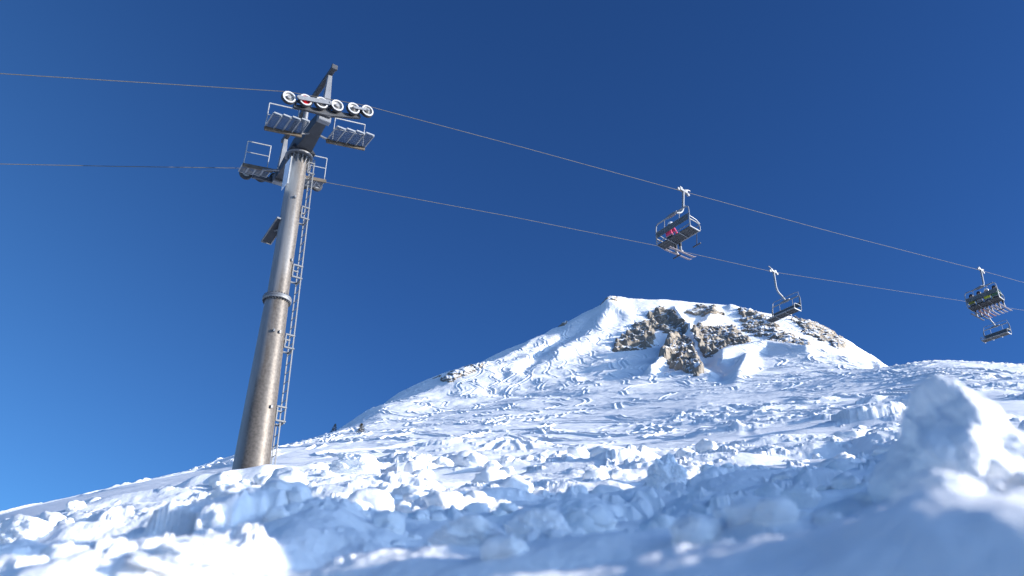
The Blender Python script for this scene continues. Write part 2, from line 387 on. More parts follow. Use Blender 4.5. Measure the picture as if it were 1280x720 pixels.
# ------------------------------------------------------------------ snow ground and mountain sheets
az_d = np.linspace(R(-37), R(38.5), NCOL)
step = lambda a, b, n: a+(b-a)*np.linspace(0, 1, n)**1.7
az_l = step(R(-37), -math.pi, 70)[::-1][:-1]; az_r = step(R(38.5), math.pi, 70)[1:]
azs = np.concatenate([az_l, az_d, az_r])
def radial(segs):
    out = []
    for a, b, d in segs:
        n = max(2, int(math.log(b/a)/d)); out.append(np.exp(np.linspace(math.log(a), math.log(b), n, endpoint=False)))
    return out
r_near = np.concatenate(radial([(.45, 1.0, .02), (1.0, 30, DR), (30, 125, DR*1.25)])+[np.array([125.0])])
r_far = np.concatenate(radial([(125, 370, DR*.8), (370, 700, .03), (700, 2600, .12)])+[np.array([2600.0])])
def sheet(name, rr):
    A, RR = np.meshgrid(azs, rr)
    Z = height(A, RR)
    return A, RR, RR*np.sin(A), RR*np.cos(A), Z
def tag(o, label=None, cat=None, group=None, kind=None):
    if label: o['label'] = label
    if cat: o['category'] = cat
    if group: o['group'] = group
    if kind: o['kind'] = kind
    return o
A, RR, X, Y, Z = sheet('ground', r_near)
ground = grid_mesh('ground', X, Y, Z, [M_snow]); tag(ground, 'chopped up snow slope rising from the camera to the pylon', 'snow', kind='structure')
A, RR, X, Y, Z = sheet('mountain', r_far)
mountain = grid_mesh('mountain', X, Y, Z, [M_snow_far]); tag(mountain, 'snow covered flat topped mountain with ski tracks', 'mountain', kind='structure')
del A, RR, X, Y, Z

# ------------------------------------------------------------------ rock outcrops breaking through the snow
def inside(poly, x, y):
    c = np.zeros(x.shape, bool); n = len(poly)
    for i in range(n):
        x1, y1 = poly[i]; x2, y2 = poly[(i+1) % n]
        if y1 == y2: continue
        c ^= ((y1 > y) != (y2 > y)) & (x < (x2-x1)*(y-y1)/(y2-y1)+x1)
    return c
def project(x, y, z):
    d = y*CP+z*SP; u = -y*SP+z*CP
    return 640+FPX*x/d, 360-FPX*u/d
def outcrop(poly, amp, seed, label, soft=3.4, nx=150, nr=150, frag=.65):
    xs = [p[0] for p in poly]; ys = [p[1] for p in poly]; pad = 8
    loc = [locate(px, py, rmin=120) for px, py in poly]
    a0 = min(l[0] for l in loc)-.008; a1 = max(l[0] for l in loc)+.008
    r0 = min(l[1] for l in loc)-6; r1 = max(l[1] for l in loc)+8
    Aq, Rq = np.meshgrid(np.linspace(a0, a1, nx), np.linspace(r0, r1, nr))
    zb = height(Aq, Rq); x = Rq*np.sin(Aq); y = Rq*np.cos(Aq)
    px, py = project(x, y, Rq*base_tan(Aq, Rq))
    mk = inside(poly, px, py).astype(float)
    sx = max(1.0, soft*nx/((max(xs)-min(xs))+16)); sy = max(1.0, soft*nr/((max(ys)-min(ys))+16))
    mk = gsm(gsm(mk, sx, 1), sy, 0)
    nz = fbm(x*.14+zb*.1, zb*.16, seed, 5, .62)
    mk = mk+frag*nz*.6-.5
    # craggy relief: tilted strata and blocks
    st = (zb+.35*x)*.55+1.2*fbm(x*.12, y*.12, seed+3, 3)
    strata = np.abs(st-np.floor(st)-.5)*2
    crag = .62*(1-np.abs(fbm(x*.13+zb*.05, zb*.16-x*.05, seed+5, 3, .55))*1.8)+.22*strata+.30*fbm(x*.38, zb*.38, seed+9, 2, .5)
    d = np.clip(mk*5, -1, 1)
    d = np.where(d > 0, d**.6*(.35+amp*np.clip(crag, -.2, 1.2)), d*.8)
    nx_, ny_, nz_ = -.05, -.62, .62
    cell = d[:-1, :-1]
    keep = np.maximum(np.maximum(d[:-1, :-1], d[1:, :-1]), np.maximum(d[:-1, 1:], d[1:, 1:])) > -.55
    o = grid_mesh('rock_outcrop', x+d*nx_, y+d*ny_, zb+d*nz_, [M_rock], smooth=False, keep=keep)
    tag(o, label, 'rock', 'rock outcrops on the mountain face')
    return o
outcrop([(764,430),(778,422),(792,408),(800,400),(812,400),(822,412),(818,424),(805,432),(790,437),(772,436)], 2.6, 101, 'brown rock band below the summit at the left of the mountain face')
outcrop([(808,392),(822,386),(838,390),(848,402),(856,412),(862,424),(850,426),(838,416),(822,412),(812,402)], 2.4, 111, 'brown broken rock rib directly under the summit snow cap')
outcrop([(822,450),(832,440),(840,432),(856,428),(866,436),(874,452),(881,468),(868,471),(850,466),(838,460)], 3.2, 121, 'pale brown rock buttress lowest on the mountain face with a snowy top', frag=.6)
outcrop([(866,420),(880,412),(896,408),(914,408),(926,418),(942,430),(932,438),(915,441),(898,446),(880,446),(868,436)], 2.6, 131, 'dark rock crag in the shade in the middle of the mountain face')
outcrop([(922,398),(934,390),(944,392),(956,402),(970,410),(985,418),(1000,430),(985,436),(968,430),(952,424),(940,416),(930,408)], 1.5, 141, 'long brown rock band stepping down right of the dark crag', frag=1.15)
outcrop([(998,404),(1010,400),(1028,404),(1040,414),(1046,426),(1030,428),(1016,420),(1004,414)], 1.2, 151, 'small speckled rock patch near the right end of the summit ridge', frag=1.2)
outcrop([(1038,424),(1050,420),(1058,430),(1052,436),(1040,434)], 1.6, 161, 'smallest rock knob at the right end of the mountain', soft=2, nx=60, nr=80)
outcrop([(992,430),(1004,426),(1014,432),(1008,438),(994,437)], 1.5, 171, 'small low rock at the foot of the long brown rock band', soft=2, nx=60, nr=80)
outcrop([(548,478),(566,468),(590,462),(608,457),(604,463),(580,472),(560,481)], .45, 181, 'thin row of dark stones on the shaded left ridge', soft=2, frag=1.0)
outcrop([(692,408),(700,404),(710,403),(708,408),(698,412)], 1.2, 191, 'single dark rock on the left skyline below the summit', soft=1.5, nx=50, nr=60)
outcrop([(862,386),(876,384),(890,388),(898,394),(884,397),(868,394)], 1.1, 201, 'scattered stones in the summit snow above the dark crag', soft=2, nx=90, nr=90, frag=1.2)
outcrop([(756,378),(768,376),(774,380),(766,384),(757,383)], .9, 211, 'small stones just below the peak', soft=2, nx=50, nr=60, frag=1.1)

# ------------------------------------------------------------------ big clumps of snow lying on the slope
def blob(name, px, py, w, h, r, seed, label, depth=1.0, squash=.0, sub=6, rough=1.0, lobes=(), skirt=0.0, group='big snow clumps on the slope'):
    """lumpy block of snow: px, py centre; w, h size seen; r distance in m"""
    az, t = aztan(px, py)
    k = r*math.hypot(1, t)
    c = Vector((r*math.sin(az), r*math.cos(az), r*t))
    a = w*k/FPX/2; b = h*k/FPX/2/math.cos(PITCH*.8); dd = (a+b)/2*depth
    bm = bmesh.new(); bmesh.ops.create_icosphere(bm, subdivisions=sub, radius=1)
    P = np.array([v.co[:] for v in bm.verts])
    def n3(p, f, s): return (gn(p[:, 0]*f+p[:, 2]*f*.7, p[:, 1]*f-p[:, 2]*f*.6, s)+gn(p[:, 1]*f+13, p[:, 2]*f+p[:, 0]*.3*f, s+1)+gn(p[:, 2]*f-7, p[:, 0]*f, s+2))*.75
    q = .84+(.10+.10*rough)*n3(P, 1.1, seed)+(.06+.07*rough)*n3(P, 2.3, seed+5)+rough*(.07*np.abs(n3(P, 5, seed+9))+.035*n3(P, 11, seed+13)+.015*n3(P, 24, seed+17))
    for lx, ly, lz, la, lw in lobes: q = q+la*np.exp(-((P-np.array([lx, ly, lz]))**2).sum(1)/lw)
    P2 = P*q[:, None]
    sk = 1+skirt*sstep(.75, -.6, P[:, 2]); P2[:, 0] *= sk; P2[:, 1] *= sk
    P2[:, 2] = np.where(P2[:, 2] > 0, P2[:, 2]*(1-squash), P2[:, 2])
    ca, sa = math.cos(-az), math.sin(-az)
    loc = P2*np.array([a, dd, b])
    for v, p in zip(bm.verts, loc): v.co = (p[0]*ca-p[1]*sa, p[0]*sa+p[1]*ca, p[2])
    me = bpy.data.meshes.new(name); bm.to_mesh(me); bm.free()
    me.polygons.foreach_set('use_smooth', np.ones(len(me.polygons), bool))
    me.materials.append(M_snow)
    o = bpy.data.objects.new(name, me); col.objects.link(o); o.location = c
    tag(o, label, 'snow clump', group)
    return o
# ------------------------------------------------------------------ mesh helpers for made things
class MB:
    """collects boxes, bars, tubes and lathed rings; build() links them as ONE mesh object"""
    def __init__(s): s.v = []; s.f = []; s.sm = []
    def add(s, vs, fs, smooth=False):
        k = len(s.v); s.v += [tuple(p) for p in vs]; s.f += [tuple(i+k for i in f) for f in fs]; s.sm += [smooth]*len(fs)
        return s
    def box(s, c, size, rot=None):
        M = rot or Matrix.Identity(3); c = Vector(c); a, b, d = [q/2 for q in size]
        bv = min(a, b, d)*.18
        vs = []
        # chamfered box: 24 corners
        idx = {}
        for sx in (-1, 1):
            for sy in (-1, 1):
                for sz in (-1, 1):
                    for ax in range(3):
                        p = [sx*(a-bv), sy*(b-bv), sz*(d-bv)]; p[ax] = (sx, sy, sz)[ax]*(a, b, d)[ax]
                        idx[(sx, sy, sz, ax)] = len(vs); vs.append(c+M@Vector(p))
        fs = []
        for ax in range(3):
            o1, o2 = [q for q in range(3) if q != ax]
            for sg in (-1, 1):
                q = []
                for u, v in ((-1,-1),(1,-1),(1,1),(-1,1)):
                    t = [0,0,0]; t[ax] = sg; t[o1] = u; t[o2] = v; q.append(idx[tuple(t)+(ax,)])
                fs.append(q if (sg > 0) == (ax != 1) else q[::-1])
            for u in (-1, 1):
                for v in (-1, 1):
                    t1 = [0,0,0]; t1[ax] = -1; t1[o1] = u; t1[o2] = v; t2 = list(t1); t2[ax] = 1
                    fs.append([idx[tuple(t1)+(o1,)], idx[tuple(t2)+(o1,)], idx[tuple(t2)+(o2,)], idx[tuple(t1)+(o2,)]])
        for sx in (-1, 1):
            for sy in (-1, 1):
                for sz in (-1, 1): fs.append([idx[(sx, sy, sz, k)] for k in range(3)])
        return s.add(vs, fs)
    def bar(s, p, q, w, h=None, up=(0, 0, 1)):
        """square bar from p to q"""
        p, q = Vector(p), Vector(q); d = q-p; L = d.length; z = d/L
        x = Vector(up).cross(z)
        if x.length < 1e-4: x = Vector((1, 0, 0))
        x.normalize(); y = z.cross(x)
        return s.box((p+q)/2, (w, h or w, L), Matrix((x, y, z)).transposed())
    def taper(s, p, q, w0, h0, w1, h1, up=(0, 0, 1)):
        p, q = Vector(p), Vector(q); z = (q-p).normalized(); x = Vector(up).cross(z).normalized(); y = z.cross(x)
        vs = [c+x*(w/2*a)+y*(h/2*b) for c, w, h in ((p, w0, h0), (q, w1, h1)) for a, b in ((-1,-1),(1,-1),(1,1),(-1,1))]
        return s.add(vs, [(3,2,1,0),(4,5,6,7)]+[(i, (i+1) % 4, (i+1) % 4+4, i+4) for i in range(4)])
    def tube(s, pts, r, n=10, cap=True):
        pts = [Vector(p) for p in pts]; rs = r if isinstance(r, (list, tuple)) else [r]*len(pts)
        vs = []; ref = None
        for i, p in enumerate(pts):
            t = (pts[min(i+1, len(pts)-1)]-pts[max(i-1, 0)]).normalized()
            if ref is None: ref = t.orthogonal().normalized()
            ref = (ref-t*ref.dot(t)).normalized(); b = t.cross(ref)
            vs += [p+(ref*math.cos(k*2*math.pi/n)+b*math.sin(k*2*math.pi/n))*rs[i] for k in range(n)]
        fs = [(i*n+k, i*n+(k+1) % n, (i+1)*n+(k+1) % n, (i+1)*n+k) for i in range(len(pts)-1) for k in range(n)]
        s.add(vs, fs, True)
        if cap: s.add(vs[:n], [tuple(range(n))[::-1]]); s.add(vs[-n:], [tuple(range(n))])
        return s
    def lathe(s, c, axis, prof, n=28, smooth=True, ang0=0.0):
        """prof: (radius, height along axis)"""
        c = Vector(c); z = Vector(axis).normalized(); x = z.orthogonal().normalized()
        if abs(z.z) > .99: x = Vector((1, 0, 0))
        y = z.cross(x); vs = []
        for r, h in prof: vs += [c+z*h+(x*math.cos(ang0+k*2*math.pi/n)+y*math.sin(ang0+k*2*math.pi/n))*max(r, 1e-4) for k in range(n)]
        fs = [(i*n+k, i*n+(k+1) % n, (i+1)*n+(k+1) % n, (i+1)*n+k) for i in range(len(prof)-1) for k in range(n)]
        return s.add(vs, fs, smooth)
    def build(s, name, m, parent=None, loc=None):
        me = bpy.data.meshes.new(name); me.from_pydata(s.v, [], s.f); me.update()
        me.polygons.foreach_set('use_smooth', s.sm)
        bm = bmesh.new(); bm.from_mesh(me); bmesh.ops.recalc_face_normals(bm, faces=bm.faces)
        for e in bm.edges:
            if len(e.link_faces) == 2 and e.calc_face_angle(0) > .65: e.smooth = False
        bm.to_mesh(me); bm.free()
        me.materials.append(m)
        o = bpy.data.objects.new(name, me); col.objects.link(o)
        if parent: o.parent = parent
        if loc: o.location = loc
        return o
def empty(name, loc, rz=0.0, rx=0.0):
    o = bpy.data.objects.new(name, None); col.objects.link(o); o.empty_display_size = .3
    o.location = loc; o.rotation_euler = (rx, 0, rz); return o

# ------------------------------------------------------------------ lift pylon, local frame: x = uphill along the rope, y = away from the camera, z = up
UX, UY = .8235, .567
PB = Vector((-7.26, 22.0, 5.72)); PROT = math.atan2(UY, UX)
gz = ground_at(PB.x, PB.y)
pyl = empty('lift_pylon', PB, PROT)
tag(pyl, 'tall tapered steel chairlift pylon standing in the snow, weathered brown', 'lift pylon')
# two shaft sections and the flange between them
HF = 5.55
low = MB().lathe((0,0,0), (0,0,1), [(.0, -1.8), (.555, -1.8), (.545, -1.0), (.505, 0), (.355, HF-.05)], 36).build('lower_shaft', M_shaft, pyl)
up_ = MB().lathe((0,0,0), (0,0,1), [(.325, HF+.05), (.295, 11.0)], 36).build('upper_shaft', M_shaft, pyl)
fl = MB().lathe((0,0,HF), (0,0,1), [(.33, -.07), (.43, -.07), (.44, -.05), (.44, -.004), (.33, -.004)], 36).lathe((0,0,HF), (0,0,1), [(.30, .004), (.44, .004), (.44, .05), (.43, .07), (.30, .07)], 36)
fl = fl.build('flange', M_steel, pyl)
bt = MB()
for k in range(28):
    a = k*2*math.pi/28; p = Vector((math.cos(a)*.395, math.sin(a)*.395, HF)); bt.tube([p+Vector((0,0,-.12)), p+Vector((0,0,.12))], .019, 6)
bt.build('flange_bolts', M_dark, fl)
for k in range(16):
    a = k*2*math.pi/16; MB().taper((math.cos(a)*.295, math.sin(a)*.295, 10.86), (math.cos(a)*.40, math.sin(a)*.40, 10.86), .03, .46, .03, .10).build('gusset', M_steel, pyl)
MB().lathe((0,0,10.98), (0,0,1), [(.0, 0), (.46, 0), (.47, .015), (.47, .06), (.46, .075), (0, .075)], 36).build('cap_plate', M_steel, pyl)
for zz, a in ((4.35, -100), (4.35, -75), (9.2, -95), (6.9, -60), (4.2, -20), (2.0, -70)):
    a = R(a); rr = .505-(.505-.355)*min(zz, HF)/HF if zz < HF else .31
    MB().box((math.cos(a)*(rr+.02), math.sin(a)*(rr+.02), zz), (.09, .05, .09), Matrix.Rotation(a, 3, 'Z')).build('lug', M_steel, pyl)

# crossarm and the lifting frame on top of it
ca = MB()
ca.taper((0, .0, 11.36), (0, -2.25, 11.42), .62, .58, .30, .28, (1, 0, 0)); ca.taper((0, .0, 11.36), (0, 2.25, 11.42), .62, .58, .30, .28, (1, 0, 0))
ca.build('crossarm', M_dark, pyl)
MB().taper((0, 0, 11.06), (0, 0, 11.30), .84, .84, .66, .60, (0, 1, 0)).build('crossarm_saddle', M_dark, pyl)
for sy in (-1, 1): MB().taper((0, sy*2.04, 11.55), (0, sy*2.04, 13.10), .25, .25, .13, .13, (0, 1, 0)).build('frame_post', M_steel, pyl)
MB().bar((0, -2.36, 13.22), (0, 2.36, 13.22), .16, .15).build('top_beam', M_dark, pyl)
MB().box((0, -2.40, 13.22), (.20, .10, .19)).build('beam_end_cap', M_dark, pyl)
cp = MB().tube([(0, 0, 11.66), (0, 0, 13.13)], .085, 12).tube([(0,0,11.95),(0,0,12.05)], .12, 12).tube([(0,0,12.55),(0,0,12.65)], .12, 12)
cp.build('centre_post', M_steel, pyl)
for sy in (-1, 1):
    e = MB()
    e.box((0, sy*2.06, 11.30), (.42, .22, .34)); e.box((.12, sy*2.06, 11.56), (.06, .30, .30)); e.box((-.12, sy*2.06, 11.56), (.06, .30, .30)); e.tube([(-.28, sy*2.06, 11.62), (.28, sy*2.06, 11.62)], .05, 10)
    e.build('arm_end_bracket', M_steel, pyl)

def wheel(parent, c, side, red=False):
    """sheave: rubber tyre, pale liner ring, dished hub"""
    c = Vector(c); ax = Vector((0, side, 0))
    w_ = MB().lathe(c, ax, [(.13, -.055), (.205, -.06), (.225, -.045), (.214, 0), (.225, .045), (.207, .06), (.19, .06)], 30).build('sheave_wheel', M_rubber, parent)
    MB().lathe(c, ax, [(.208, .058), (.206, .070), (.172, .074), (.156, .060)], 30).build('liner_ring', M_white, w_)
    MB().lathe(c, ax, [(.158, .060), (.14, .02), (.075, .005), (.06, .07), (.0, .075)], 24).build('hub', M_red if red else M_alu, w_)
    MB().lathe(c, ax, [(.156, -.062), (.14, -.05), (.06, -.07), (.0, -.075)], 24).build('hub_back', M_alu, w_)
    return w_
def train(sy, wz, k, xs, name_red=None, lower=0):
    """a balanced train of sheaves along the rope; k = slope along x"""
    ang = math.atan(k); t = empty('sheave_train', (0, sy*2.40, wz)); t.parent = pyl; t.rotation_euler = (0, -ang, 0)
    out = sy                                         # plates on the outer face
    for i, x in enumerate(xs): wheel(t, (x, 0, 0), out, i == name_red)
    def plate(x0, x1, y, h): MB().taper((x0, y, 0), (x1, y, 0), .022, h, .022, h, (0, 0, 1)).tube([(x0, y-.03, 0), (x0, y+.03, 0)], .05, 10).tube([(x1, y-.03, 0), (x1, y+.03, 0)], .05, 10).build('rocker_plate', M_steel, t)
    plate(xs[0]+.27, xs[3]-.27, out*.125, .15); plate(xs[4], xs[5], out*.105, .085)
    plate(xs[0], xs[1], -out*.115, .10); plate(xs[2], xs[3], -out*.115, .10); plate(xs[4], xs[5], -out*.115, .10)
    bm_ = MB(); bm_.taper((xs[0]+.2, -out*.17, -.16), (0, -out*.17, -.22), .10, .10, .10, .22); bm_.taper((0, -out*.17, -.22), (xs[-1]-.2, -out*.17, -.16), .10, .22, .10, .10)
    for x in ((xs[0]+xs[1])/2, (xs[2]+xs[3])/2, (xs[4]+xs[5])/2): bm_.bar((x, -out*.17, -.2), (x, -out*.14, .02), .06)
    bm_.build('balance_beam', M_dark, t)
    return t
XS = [-1.36, -.82, -.28, .26, .84, 1.34]
train(-1, 11.62, .275, XS, 1)
train(1, 11.55, .20, [-1.12, -.58, -.04, .50, 1.02, 1.54])

def catwalk(y_in, y_out, z0, k, x0, x1, sy):
    """walkway hung beside the sheaves: edge beams, stepped grating treads, handrails"""
    t = empty('catwalk', (0, 0, z0)); t.parent = pyl
    P = lambda x, y, z=0: Vector((x, y, k*x+z))
    for xa, xb in ((x0, -.42), (.42, x1)): MB().bar(P(xa, y_in, -.05), P(xb, y_in, -.05), .07, .13).build('edge_beam', M_brown, t)
    g = MB()
    for xa, xb, n in ((x0, -.44, 4), (.44, x1, 4)):
        for i in range(n):
            a = xa+(xb-xa)*i/n+.02; b = xa+(xb-xa)*(i+1)/n-.02; zc = k*(a+b)/2+.02
            lo, hi = min(y_in, y_out)+.05, max(y_in, y_out)
            m_ = MB()
            q = 8
            for j in range(q+1): m_.bar((a+(b-a)*j/q, lo, zc), (a+(b-a)*j/q, hi, zc), .010, .03)
            q2 = 9
            for j in range(q2+1): m_.bar((a, lo+(hi-lo)*j/q2, zc+.004), (b, lo+(hi-lo)*j/q2, zc+.004), .008, .014)
            tr = m_.build('grating_tread', M_grate, t)
            MB().bar((a-.004, lo-.02, zc), (a-.004, hi+.02, zc), .035, .05).bar((b+.004, lo-.02, zc), (b+.004, hi+.02, zc), .03, .05).bar((a, y_out+.01*(1 if y_out > y_in else -1), zc), (b, y_out+.01*(1 if y_out > y_in else -1), zc), .03, .05).build('tread_frame', M_rail, tr)
    for xa, xb in ((x0+.02, -.62), (.62, x1-.08)):
        h = MB()
        for x in (xa, xb): h.tube([P(x, y_in, 0), P(x, y_in, .98)], .020, 8)
        h.tube([P(xa, y_in, .98), P(xb, y_in, .98)], .022, 8); h.tube([P(xa, y_in, .52), P(xb, y_in, .52)], .016, 8)
        h.build('handrail', M_rail, t)
    for x in (-.8, .8): MB().bar(P(x, y_in, -.10), (0, y_in*.9, 11.3-z0), .06).build('hanger_strut', M_steel, t)
catwalk(-1.32, -2.10, 11.02, .20, -1.62, 1.78, -1)
catwalk(1.50, 2.05, 11.32, .17, -1.45, 1.55, 1)

# ladder on the uphill side
def ladder(x_of, z0, z1, name, wd=.40):
    m_ = MB(); n = int((z1-z0)/.30)
    for s_ in (-1, 1): m_.bar((x_of(z0), s_*wd/2, z0), (x_of(z1), s_*wd/2, z1), .038, .022, (0, 1, 0))
    l_ = m_.build(name, M_ladder, pyl)
    for i in range(n):
        z = z0+.15+i*.30; MB().tube([(x_of(z), -wd/2+.012, z), (x_of(z), wd/2-.012, z)], .014, 6).build('rung', M_steel, l_)
    return l_
xo = lambda z: .72-.022*z
L1 = ladder(xo, 1.65, 11.0, 'ladder')
for z in (1.72, 4.0, 6.4, 8.6, 10.4):
    rr = (.505-.027*z) if z < HF else .31; b_ = MB()
    for s_ in (-1, 1): b_.bar((rr*.9, s_*.20, z), (xo(z)+.03, s_*.20, z), .05, .05); b_.bar((rr*.9, s_*.20, z+.42), (xo(z+.42)+.03, s_*.20, z+.42), .05, .05)
    b_.bar((xo(z)+.02, -.23, z), (xo(z)+.02, .23, z), .05, .05).bar((rr*.95, -.2, z+.21), (rr*.95, .2, z+.21), .04).bar((rr*.95, -.2, z), (rr*.95, -.2, z+.42), .04).bar((rr*.95, .2, z), (rr*.95, .2, z+.42), .04)
    b_.build('standoff', M_ladder, L1)
ladder(lambda z: .61-.015*z, -.9, 1.75, 'lower_ladder', .34)

# number board and tilted panel
sg = MB().box((-.40, -.22, 10.05), (.022, .52, 1.05)).build('number_board', M_plate, pyl)
MB().box((-.385, -.49, 10.05), (.05, .02, 1.10)).build('board_frame', M_rail, sg)
MB().bar((-.39, -.1, 10.3), (-.25, 0, 10.3), .04).bar((-.39, -.1, 9.8), (-.25, 0, 9.8), .04).build('board_bracket', M_steel, sg)
tp = empty('tilted_panel', (-.19, -.05, 8.35)); tp.parent = pyl
a_, b2 = Vector((-.20, .92, -.42)), Vector((-.08, -.05, .02))
ux = Vector((1, 0, 0)); lv = (b2-a_).normalized(); nn = ux.cross(lv).normalized()
Mx = Matrix((ux, lv, nn)).transposed()
MB().box((a_+b2)/2, (.30, (b2-a_).length, .03), Mx).build('panel', M_dark, tp)
pf = MB()
for s_ in (-1, 1): pf.bar(a_+ux*s_*.155, b2+ux*s_*.155, .035, .06)
pf.bar(a_-ux*.17, a_+ux*.17, .035, .06); pf.bar(b2-ux*.17, b2+ux*.17, .035, .06); pf.build('panel_frame', M_steel, tp)
MB().bar((.08, -.05, .02), (.0, .1, .0), .05).bar((.10, -.02, -.25), (-.15, .4, -.22), .04).build('panel_bracket', M_steel, tp)

# ------------------------------------------------------------------ haul ropes
def plane_pt(px, py, q):
    """point of the vertical plane through q along the lift line, seen at px, py"""
    d = Vector(ray(px, py)); n = Vector((UY, -UX, 0)); return d*(q.dot(n)/d.dot(n))
loc2w = lambda p: PB+Matrix.Rotation(PROT, 3, 'Z')@Vector(p)
Qn = loc2w((0, -2.40, 11.87)); Qf = loc2w((0, 2.40, 11.80))
def rope(q, left, train_pts, right, label):
    pts = [plane_pt(x, y, q) for x, y in left]
    d = (pts[0]-pts[1]).normalized(); pts = [pts[0]+d*60, pts[0]+d*12]+pts
    pts += [loc2w(p) for p in train_pts]
    rp = [plane_pt(x, y, q) for x, y in right]; d = (rp[-1]-rp[-2]).normalized()
    pts += rp+[rp[-1]+d*25]
    # resample smoothly between support points
    o = MB().tube(pts, .0115, 8).build('haul_rope', M_rope)
    tag(o, label, 'rope', 'haul rope strands of the chairlift'); return pts
def tr_pts(sy, wz, k, xs):
    a = math.atan(k); return [(x*math.cos(a)-.228*math.sin(a), sy*2.40, wz+x*math.sin(a)+.228*math.cos(a)) for x in (xs[0], xs[-1])]
rn = rope(Qn, [(0, 92), (175, 103)], tr_pts(-1, 11.62, .275, XS), [(660, 186), (853, 239), (1040, 290), (1226, 338), (1300, 359)], 'nearer steel haul rope running over the bright sheaves at the pylon top')
rf = rope(Qf, [(0, 205), (150, 208)], tr_pts(1, 11.55, .20, [-1.12, 1.54]), [(640, 271), (820, 307), (967, 340), (1228, 380), (1300, 391)], 'farther steel haul rope running under the dark lower catwalk of the pylon')
# ------------------------------------------------------------------ chairs; local frame: x across, y facing forward, z up, origin at the rope
WD = 1.96
def make_chair():
    t = empty('lift_chair', (0, 0, 0))
    gmb = MB().box((0, 0, .02), (.12, .46, .12)).box((.0, .16, .10), (.09, .16, .12)).box((0, -.16, .10), (.09, .16, .12)).tube([(0, .12, .15), (0, .30, .24), (0, .40, .25)], .03, 8).lathe((0, .30, -.03), (1, 0, 0), [(0, -.04), (.07, -.04), (.07, .04), (0, .04)], 14).lathe((0, -.30, -.03), (1, 0, 0), [(0, -.04), (.07, -.04), (.07, .04), (0, .04)], 14)
    gmb.build('rope_grip', M_steel, t)
    hp = [(0, 0, 0), (0, 0, -.5), (0, 0, -.95)]+[(0, -.55*(1-math.cos(a*math.pi/10)), -.95-.5*math.sin(a*math.pi/10)) for a in range(1, 5)]+[(0, -.62, -1.62), (0, -.66, -1.72)]
    MB().tube(hp, [.055]*3+[.05]*6, 12).build('hanger', M_chair, t)
    MB().box((0, -.64, -1.70), (.34, .12, .13)).tube([(-.30, -.64, -1.70), (.30, -.64, -1.70)], .06, 12).build('suspension_block', M_steel, t)
    yb, zc = -.66, -1.72; hw = WD/2
    f = MB()
    f.tube([(-hw*.86, yb, zc), (hw*.86, yb, zc)], .035, 10)
    for s in (-1, 1):
        f.tube([(s*hw*.86, yb, zc), (s*hw*.97, yb+.01, zc-.08), (s*hw, yb+.03, zc-.25), (s*hw, yb+.06, -2.25), (s*hw, yb+.10, -2.66), (s*hw*.98, yb+.16, -2.74)], .027, 8)
        f.tube([(s*hw*.45, yb+.02, -2.20), (s*hw*.45, yb, zc)], .017, 8)
    f.build('bail_frame', M_chair, t)
    for i in range(1): MB().box((0, yb+.03, -2.30), (WD-.10, .03, .26), Matrix.Rotation(R(10), 3, 'X')).build('backrest', M_slat, t)
    MB().bar((-hw+.03, yb+.02, -2.155), (hw-.03, yb+.02, -2.155), .035).build('backrest_rail', M_chair, t); MB().bar((-hw+.03, yb+.12, -2.63), (hw-.03, yb+.12, -2.63), .03).build('backrest_rail', M_chair, t)
    for i in range(3): MB().box((0, yb+.24+.17*i, -2.72+.010*i), (WD-.06, .155, .045)).build('seat_slat', M_seat, t)
    sf = MB()
    for x in (-hw+.02, -.33, .33, hw-.02): sf.bar((x, yb+.12, -2.76), (x, yb+.68, -2.74), .035, .05)
    sf.bar((-hw, yb+.70, -2.715), (hw, yb+.70, -2.715), .045).build('seat_frame', M_chair, t)
    for q in (-1, 1):
        MB().tube([(q*hw, yb+.08, -2.42), (q*(hw+.0), yb+.40, -2.40), (q*hw, yb+.62, -2.42), (q*hw, yb+.68, -2.50), (q*hw, yb+.70, -2.70)], .025, 8).build('armrest', M_chair, t)
    return t
def safety_bar(t, closed):
    """fold-down bar with foot rests; raised over the crossbar when open"""
    e = empty('safety_bar', (0, -.60, -2.20)); e.parent = t
    if not closed: e.rotation_euler = (R(100), 0, 0)
    hw = WD/2-.05; m_ = MB()
    m_.tube([(-hw, 0, 0), (-hw, .45, -.02), (-hw+.06, .72, -.05), (-hw+.2, .76, -.06), (hw-.2, .76, -.06), (hw-.06, .72, -.05), (hw, .45, -.02), (hw, 0, 0)], .020, 8).build('lap_bar', M_chair, e)
    for x in (-hw*.62, hw*.62) if closed else ():
        MB().tube([(x, .76, -.06), (x, .86, -.45), (x, .86, -.92)], .016, 8).bar((x-.22, .86, -.94), (x+.22, .86, -.94), .045).build('foot_rest', M_dark, e)

